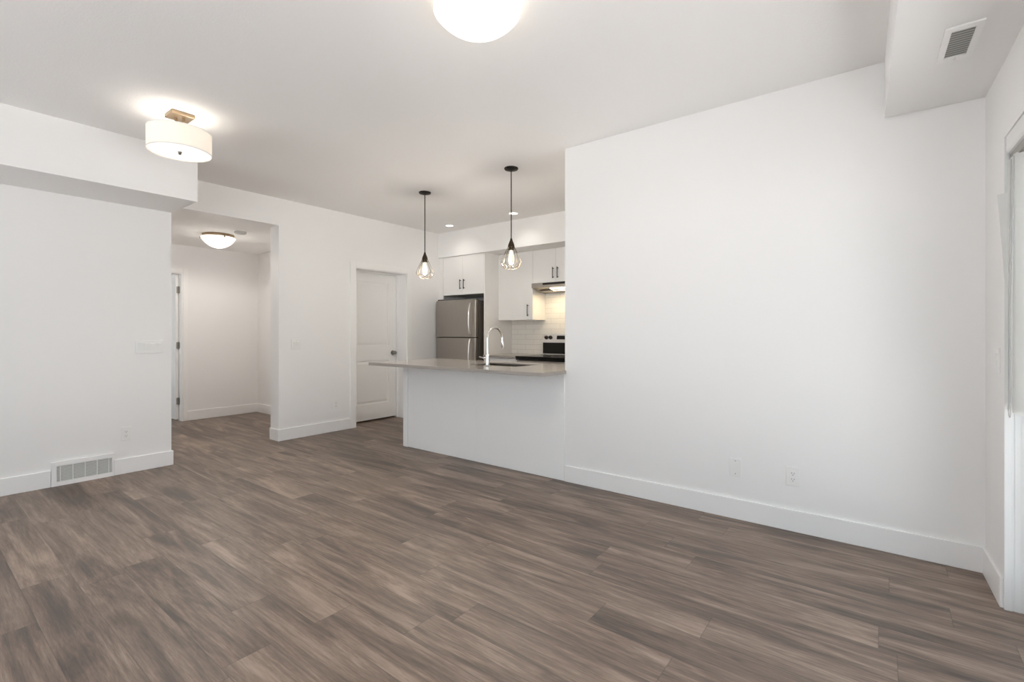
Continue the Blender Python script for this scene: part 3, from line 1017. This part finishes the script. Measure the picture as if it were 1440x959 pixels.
# pendants
P1, P2 = (3.534, 3.917), (3.502, 2.712)
t = thing('pendant_lamp', 'black wire-cage pendant lamp over the peninsula end near the closed door', 'pendant lamp', (*P1, H), 'wire cage pendants over the peninsula')
x, y = P1
MB().lathe([(0, 0), (0.064, 0), (0.065, -.006), (0.060, -.014), (0.030, -.022), (0.008, -.026), (0, -.026)], c=(x, y, H), n=40).build('canopy', M['black'], t, smooth=True)
MB().tube([(x, y, H - .02), (x, y, 2.085)], 0.0048, 10).build('rod', M['black'], t, smooth=True)
MB().lathe([(0, 2.095), (0.008, 2.093), (0.012, 2.075), (0.028, 2.035), (0.031, 2.015), (0.026, 2.010), (0.024, 1.985), (0, 1.983)], c=(x, y, 0), n=32).build('socket', M['bronze'], t, smooth=True)
bl = MB().lathe([(0, 1.985), (0.013, 1.982), (0.014, 1.968), (0.020, 1.945), (0.027, 1.915), (0.028, 1.895), (0.022, 1.868), (0.010, 1.853), (0, 1.851)], c=(x, y, 0), n=28)
bl.build('bulb', M['bulb'], t, smooth=True)
cg = MB()
nw = 8
prof_ = [(.027, 2.020), (.050, 1.970), (.076, 1.914), (.091, 1.880), (.094, 1.866), (.088, 1.846), (.072, 1.830)]
pos = lambda r, a, z: (x + r * math.cos(a), y + r * math.sin(a), z)
for k in range(nw):
    a = 2 * PI * k / nw
    q = a + 2 * PI / nw
    h_ = (a + q) / 2
    cg.tube([pos(r, a, z) for r, z in prof_], 0.0021, 6)
    cg.tube([pos(.072, a, 1.830), pos(.060, a + .12, 1.818), pos(.050, h_ - .12, 1.813), pos(.050, h_ + .12, 1.813), pos(.060, q - .12, 1.818), pos(.072, q, 1.830)], 0.0021, 6)
    cg.tube([pos(.092, a, 1.874), pos(.080, h_, 1.836), pos(.092, q, 1.874)], 0.0018, 6)
    cg.tube([pos(.040, a, 1.992), pos(.0385, h_, 1.992), pos(.040, q, 1.992)], 0.0016, 6)
cg.build('cage', M['wire'], t, smooth=True)
p2 = dup(t, (*P2, H), 'black wire-cage pendant lamp over the sink, in front of the wall cabinets')
for q in (P1, P2):
    point('pendant_bulb', (q[0], q[1], 1.835), LAMP_PEND, (1.0, 0.93, 0.83), 0.02)

# recessed downlights
t = thing('downlight', 'round recessed ceiling downlight deepest in the kitchen, above the refrigerator', 'downlight', (4.833, 4.848, H), 'recessed kitchen downlights')
x, y = 4.833, 4.848
MB().lathe([(0.052, -.002), (0.054, -.006), (0.066, -.005), (0.070, 0), (0.052, 0)], c=(x, y, H), n=40, close=True).build('trim_ring', M['trim'], t, smooth=True)
MB().lathe([(0, -.003), (0.053, -.003), (0.053, -.001), (0, -.001)], c=(x, y, H), n=40).build('lens', M['potl'], t)
dup(t, (4.833, 3.708, H), 'round recessed ceiling downlight behind the cord of the near pendant')
for q in (4.848, 3.708):
    d = bpy.data.lights.new('downlight_beam', 'SPOT')
    d.energy = LAMP_POT
    d.color = (1.0, 0.95, 0.88)
    d.spot_size = math.radians(150)
    d.spot_blend = 1.0
    d.shadow_soft_size = 0.05
    o = bpy.data.objects.new('downlight_beam', d)
    COL.objects.link(o)
    o.location = (4.833, q, H - 0.012)

# ================================================================== wall plates, grilles
def outlet(x0, label, kind, mat4):
    """kind: list of 'outlet' / 'rocker' / 'blank' gangs; local x along wall, y out of the wall, z up, centred"""
    n = len(kind)
    w, h = 0.070 + 0.046 * (n - 1), 0.115
    nm = 'light_switch' if kind[0] == 'rocker' else 'wall_outlet'
    t = thing(nm, label, 'light switch' if kind[0] == 'rocker' else 'outlet', mat=mat4)
    MB().box(-w / 2, w / 2, -0.0005, 0.0075, -h / 2, h / 2, r=0.002).build('plate', M['plate'], t, world=mat4)
    for i, kd in enumerate(kind):
        c = (i - (n - 1) / 2) * 0.046
        if kd == 'rocker':
            MB().prism([(0.0075, -.033), (0.009, -.033), (0.013, .030), (0.0075, .033)], 'x', c - .0165, c + .0165).build('rocker', M['plate'], t, world=mat4)
        elif kd == 'outlet':
            f = MB().box(c - .0165, c + .0165, 0.007, 0.0100, -.033, .033, r=0.001).build('receptacle', M['plate'], t, world=mat4)
            m = MB()
            for z in (-.018, .018):
                m.box(c - .008, c - .0055, 0.0100, 0.0104, z - .001, z + .007)
                m.box(c + .0055, c + .008, 0.0100, 0.0104, z - .001, z + .007)
                m.lathe([(0, 0), (.0026, 0), (.0026, .0004), (0, .0004)], n=10, mat=Matrix.Translation((c, 0.0100, z - .008)) @ Matrix.Rotation(-PI / 2, 4, 'X'))
            m.build('slots', M['slot'], f, world=mat4)
        else:
            for z in (-.042, .042):
                MB().lathe([(0, 0), (.0035, 0), (.003, .001), (0, .001)], n=12, mat=Matrix.Translation((c, 0.0074, z)) @ Matrix.Rotation(-PI / 2, 4, 'X')).build('screw', M['nickel'], t, world=mat4)
    return t


FL = lambda x, z: Matrix.Translation((x, YL, z)) @ Matrix.Rotation(PI, 4, 'Z')       # faces -y
FB = lambda x, z: Matrix.Translation((x, YB, z)) @ Matrix.Rotation(PI, 4, 'Z')
FR = lambda y, z: Matrix.Translation((XR, y, z)) @ Matrix.Rotation(PI / 2, 4, 'Z')     # faces -x
outlet(0, 'white four-gang light switch plate on the wall beside the hall opening', ['rocker'] * 4, FL(1.427, 1.098))
outlet(0, 'white double light switch on the wall between hall opening and closed door', ['rocker'] * 2, FB(2.882, 1.09))
outlet(0, 'white outlet low on the wall above the return air grille', ['outlet'], FL(1.258, 0.345))
outlet(0, 'white outlet low on the wall beside the closed door', ['outlet'], FB(3.392, 0.333))
outlet(0, 'white outlet low on the long bare wall, closer to the patio door', ['outlet'], FR(0.438, 0.337))
outlet(0, 'blank white wall plate low on the long bare wall, kitchen side of the outlet', ['blank'], FR(0.768, 0.338))
outlet(0, 'white light switch on the narrow wall beside the patio door blind', ['rocker'], FW @ Matrix.Translation((0.29, 0, 1.095)) @ Matrix.Rotation(PI, 4, 'Z'))

# return air grille at the floor of the left wall
t = thing('return_air_grille', 'white return air grille with grey slats set in the baseboard', 'vent', (0.977, YL, 0))
gx0, gx1, gz0, gz1 = 0.812, 1.160, 0.034, 0.160
MB().grid([0.781, gx0, gx1, 1.172], [YL - 0.018, YL - 0.001], [0.001, gz0, gz1, 0.192], lambda x, y, z: not (gx0 < x < gx1 and gz0 < z < gz1)).build('frame', M['trim'], t)
MB().box(gx0 - .001, gx1 + .001, YL - 0.003, YL - 0.001, gz0 - .001, gz1 + .001).build('duct_opening', M['gdark'], t)
m = MB()
nl = 11
for k in range(nl):
    z = gz0 + (k + .5) * (gz1 - gz0) / nl
    m.prism([(YL - 0.015, z - .0035), (YL - 0.014, z - .0045), (YL - 0.005, z + .0025), (YL - 0.006, z + .0035)], 'x', gx0 - .001, gx1 + .001)
m.build('louvers', M['grille'], t)
for k in range(5):
    x = gx0 + 0.022 + k * (gx1 - gx0 - 0.044) / 4
    MB().box(x - .0025, x + .0025, YL - 0.017, YL - 0.012, gz0 - .001, gz1 + .001).build('bar', M['trim'], t)

# supply register on the underside of the front bulkhead
RV = Matrix.Translation((2.693, -0.249, 2.42)) @ Matrix.Rotation(math.radians(1.72), 4, 'Z')
t = thing('ceiling_register', 'white rectangular air register on the underside of the bulkhead near the patio door', 'vent', mat=RV)
MB().grid([-.150, -.118, .118, .150], [-.058, -.036, .036, .058], [-.007, -.0005], lambda x, y, z: not (abs(x) < .118 and abs(y) < .036)).build('frame', M['trim'], t, world=RV)
MB().box(-.119, .119, -.037, .037, -.0015, -.0005).build('duct_opening', M['rback'], t, world=RV)
m = MB()
for k in range(12):
    x = -.118 + (k + .5) * .236 / 12
    m.prism([(x - .008, -.0062), (x - .007, -.0070), (x + .008, -.0026), (x + .007, -.0018)], 'y', -.036, .036)
m.build('louvers', M['grille'], t, world=RV)
MB().box(.121, .131, -.004, .004, -.014, -.006, r=.001).build('lever', M['grille'], t, world=RV)

# vertical blind stacked at the corner side of the patio door
t = thing('vertical_blind', 'white vertical blind drawn to the side of the patio door, vanes stacked', 'blind', mat=FW @ Matrix.Translation((0.40, 0.03, 2.0)))
MB().prism([(0.005, 2.083), (0.005, 2.022), (0.010, 2.010), (0.022, 2.003), (0.042, 2.003), (0.052, 2.012), (0.056, 2.03), (0.056, 2.083)], 'x', 0.402, 3.00).build('headrail', M['vinyl'], t, world=FW)
MB().box(0.404, 2.98, 0.014, 0.046, 1.965, 2.002, r=0.003).build('carrier_track', M['nickel'], t, world=FW)


def vane(x, y0, y1, z0, z1, bow, skew=0.0, n=6, nz=1):
    tb = bmesh.new()
    rows = []
    for kz in range(nz + 1):
        fz = kz / nz
        row = []
        for k in range(n + 1):
            f = k / n
            row.append(tb.verts.new((x + bow * math.sin(PI * f) + skew * f, y0 + (y1 - y0) * f, z0 + (z1 - z0) * fz)))
        rows.append(row)
    for a, b in zip(rows[:-1], rows[1:]):
        for k in range(n):
            tb.faces.new((a[k], a[k + 1], b[k + 1], b[k]))
    bmesh.ops.solidify(tb, geom=list(tb.faces), thickness=0.0012)
    m = MB()
    m._merge(tb)
    return m


for k in range(10):
    x = 0.410 + k * 0.0155
    vane(x, 0.006 + 0.003 * math.sin(k * 2.1), 0.066 + 0.002 * math.cos(k * 1.7), 0.885 + 0.004 * math.sin(k * 3.3), 1.97, 0.005, 0.046 + 0.003 * math.sin(k * 1.3)).build('vane', M['vane'], t, smooth=True, world=FW)
# the loose vane turned out into the room
tb = bmesh.new()
prev = None
for k in range(13):
    f = k / 12
    z = 1.835 - f * (1.835 - 0.90)
    out = -0.030 * (1 - min(1, f / 0.62)) ** 1.3
    a = tb.verts.new((0.412 + 0.004 * f, out + 0.004, z))
    mid_ = tb.verts.new((0.417, 0.03 + out * .4, z))
    b = tb.verts.new((0.414, 0.075, z))
    if prev:
        tb.faces.new((prev[0], prev[1], mid_, a))
        tb.faces.new((prev[1], prev[2], b, mid_))
    prev = (a, mid_, b)
bmesh.ops.solidify(tb, geom=list(tb.faces), thickness=0.0012)
m = MB()
m._merge(tb)
tag(m.build('vane', M['vane'], t, smooth=True, world=FW), 'vane slipped from the stack and leaning out')
m = MB()
cp = [(0.49, 0.004, 1.96), (0.495, -0.003, 1.4)]
for k in range(13):
    a = PI * k / 12
    cp.append((0.515 - 0.02 * math.cos(a), -0.004, 0.895 - 0.03 * math.sin(a)))
cp += [(0.537, -0.003, 1.4), (0.540, 0.004, 1.96)]
m.tube(cp, 0.0022, 8)
m.build('cord_loop', M['cord'], t, smooth=True, world=FW)
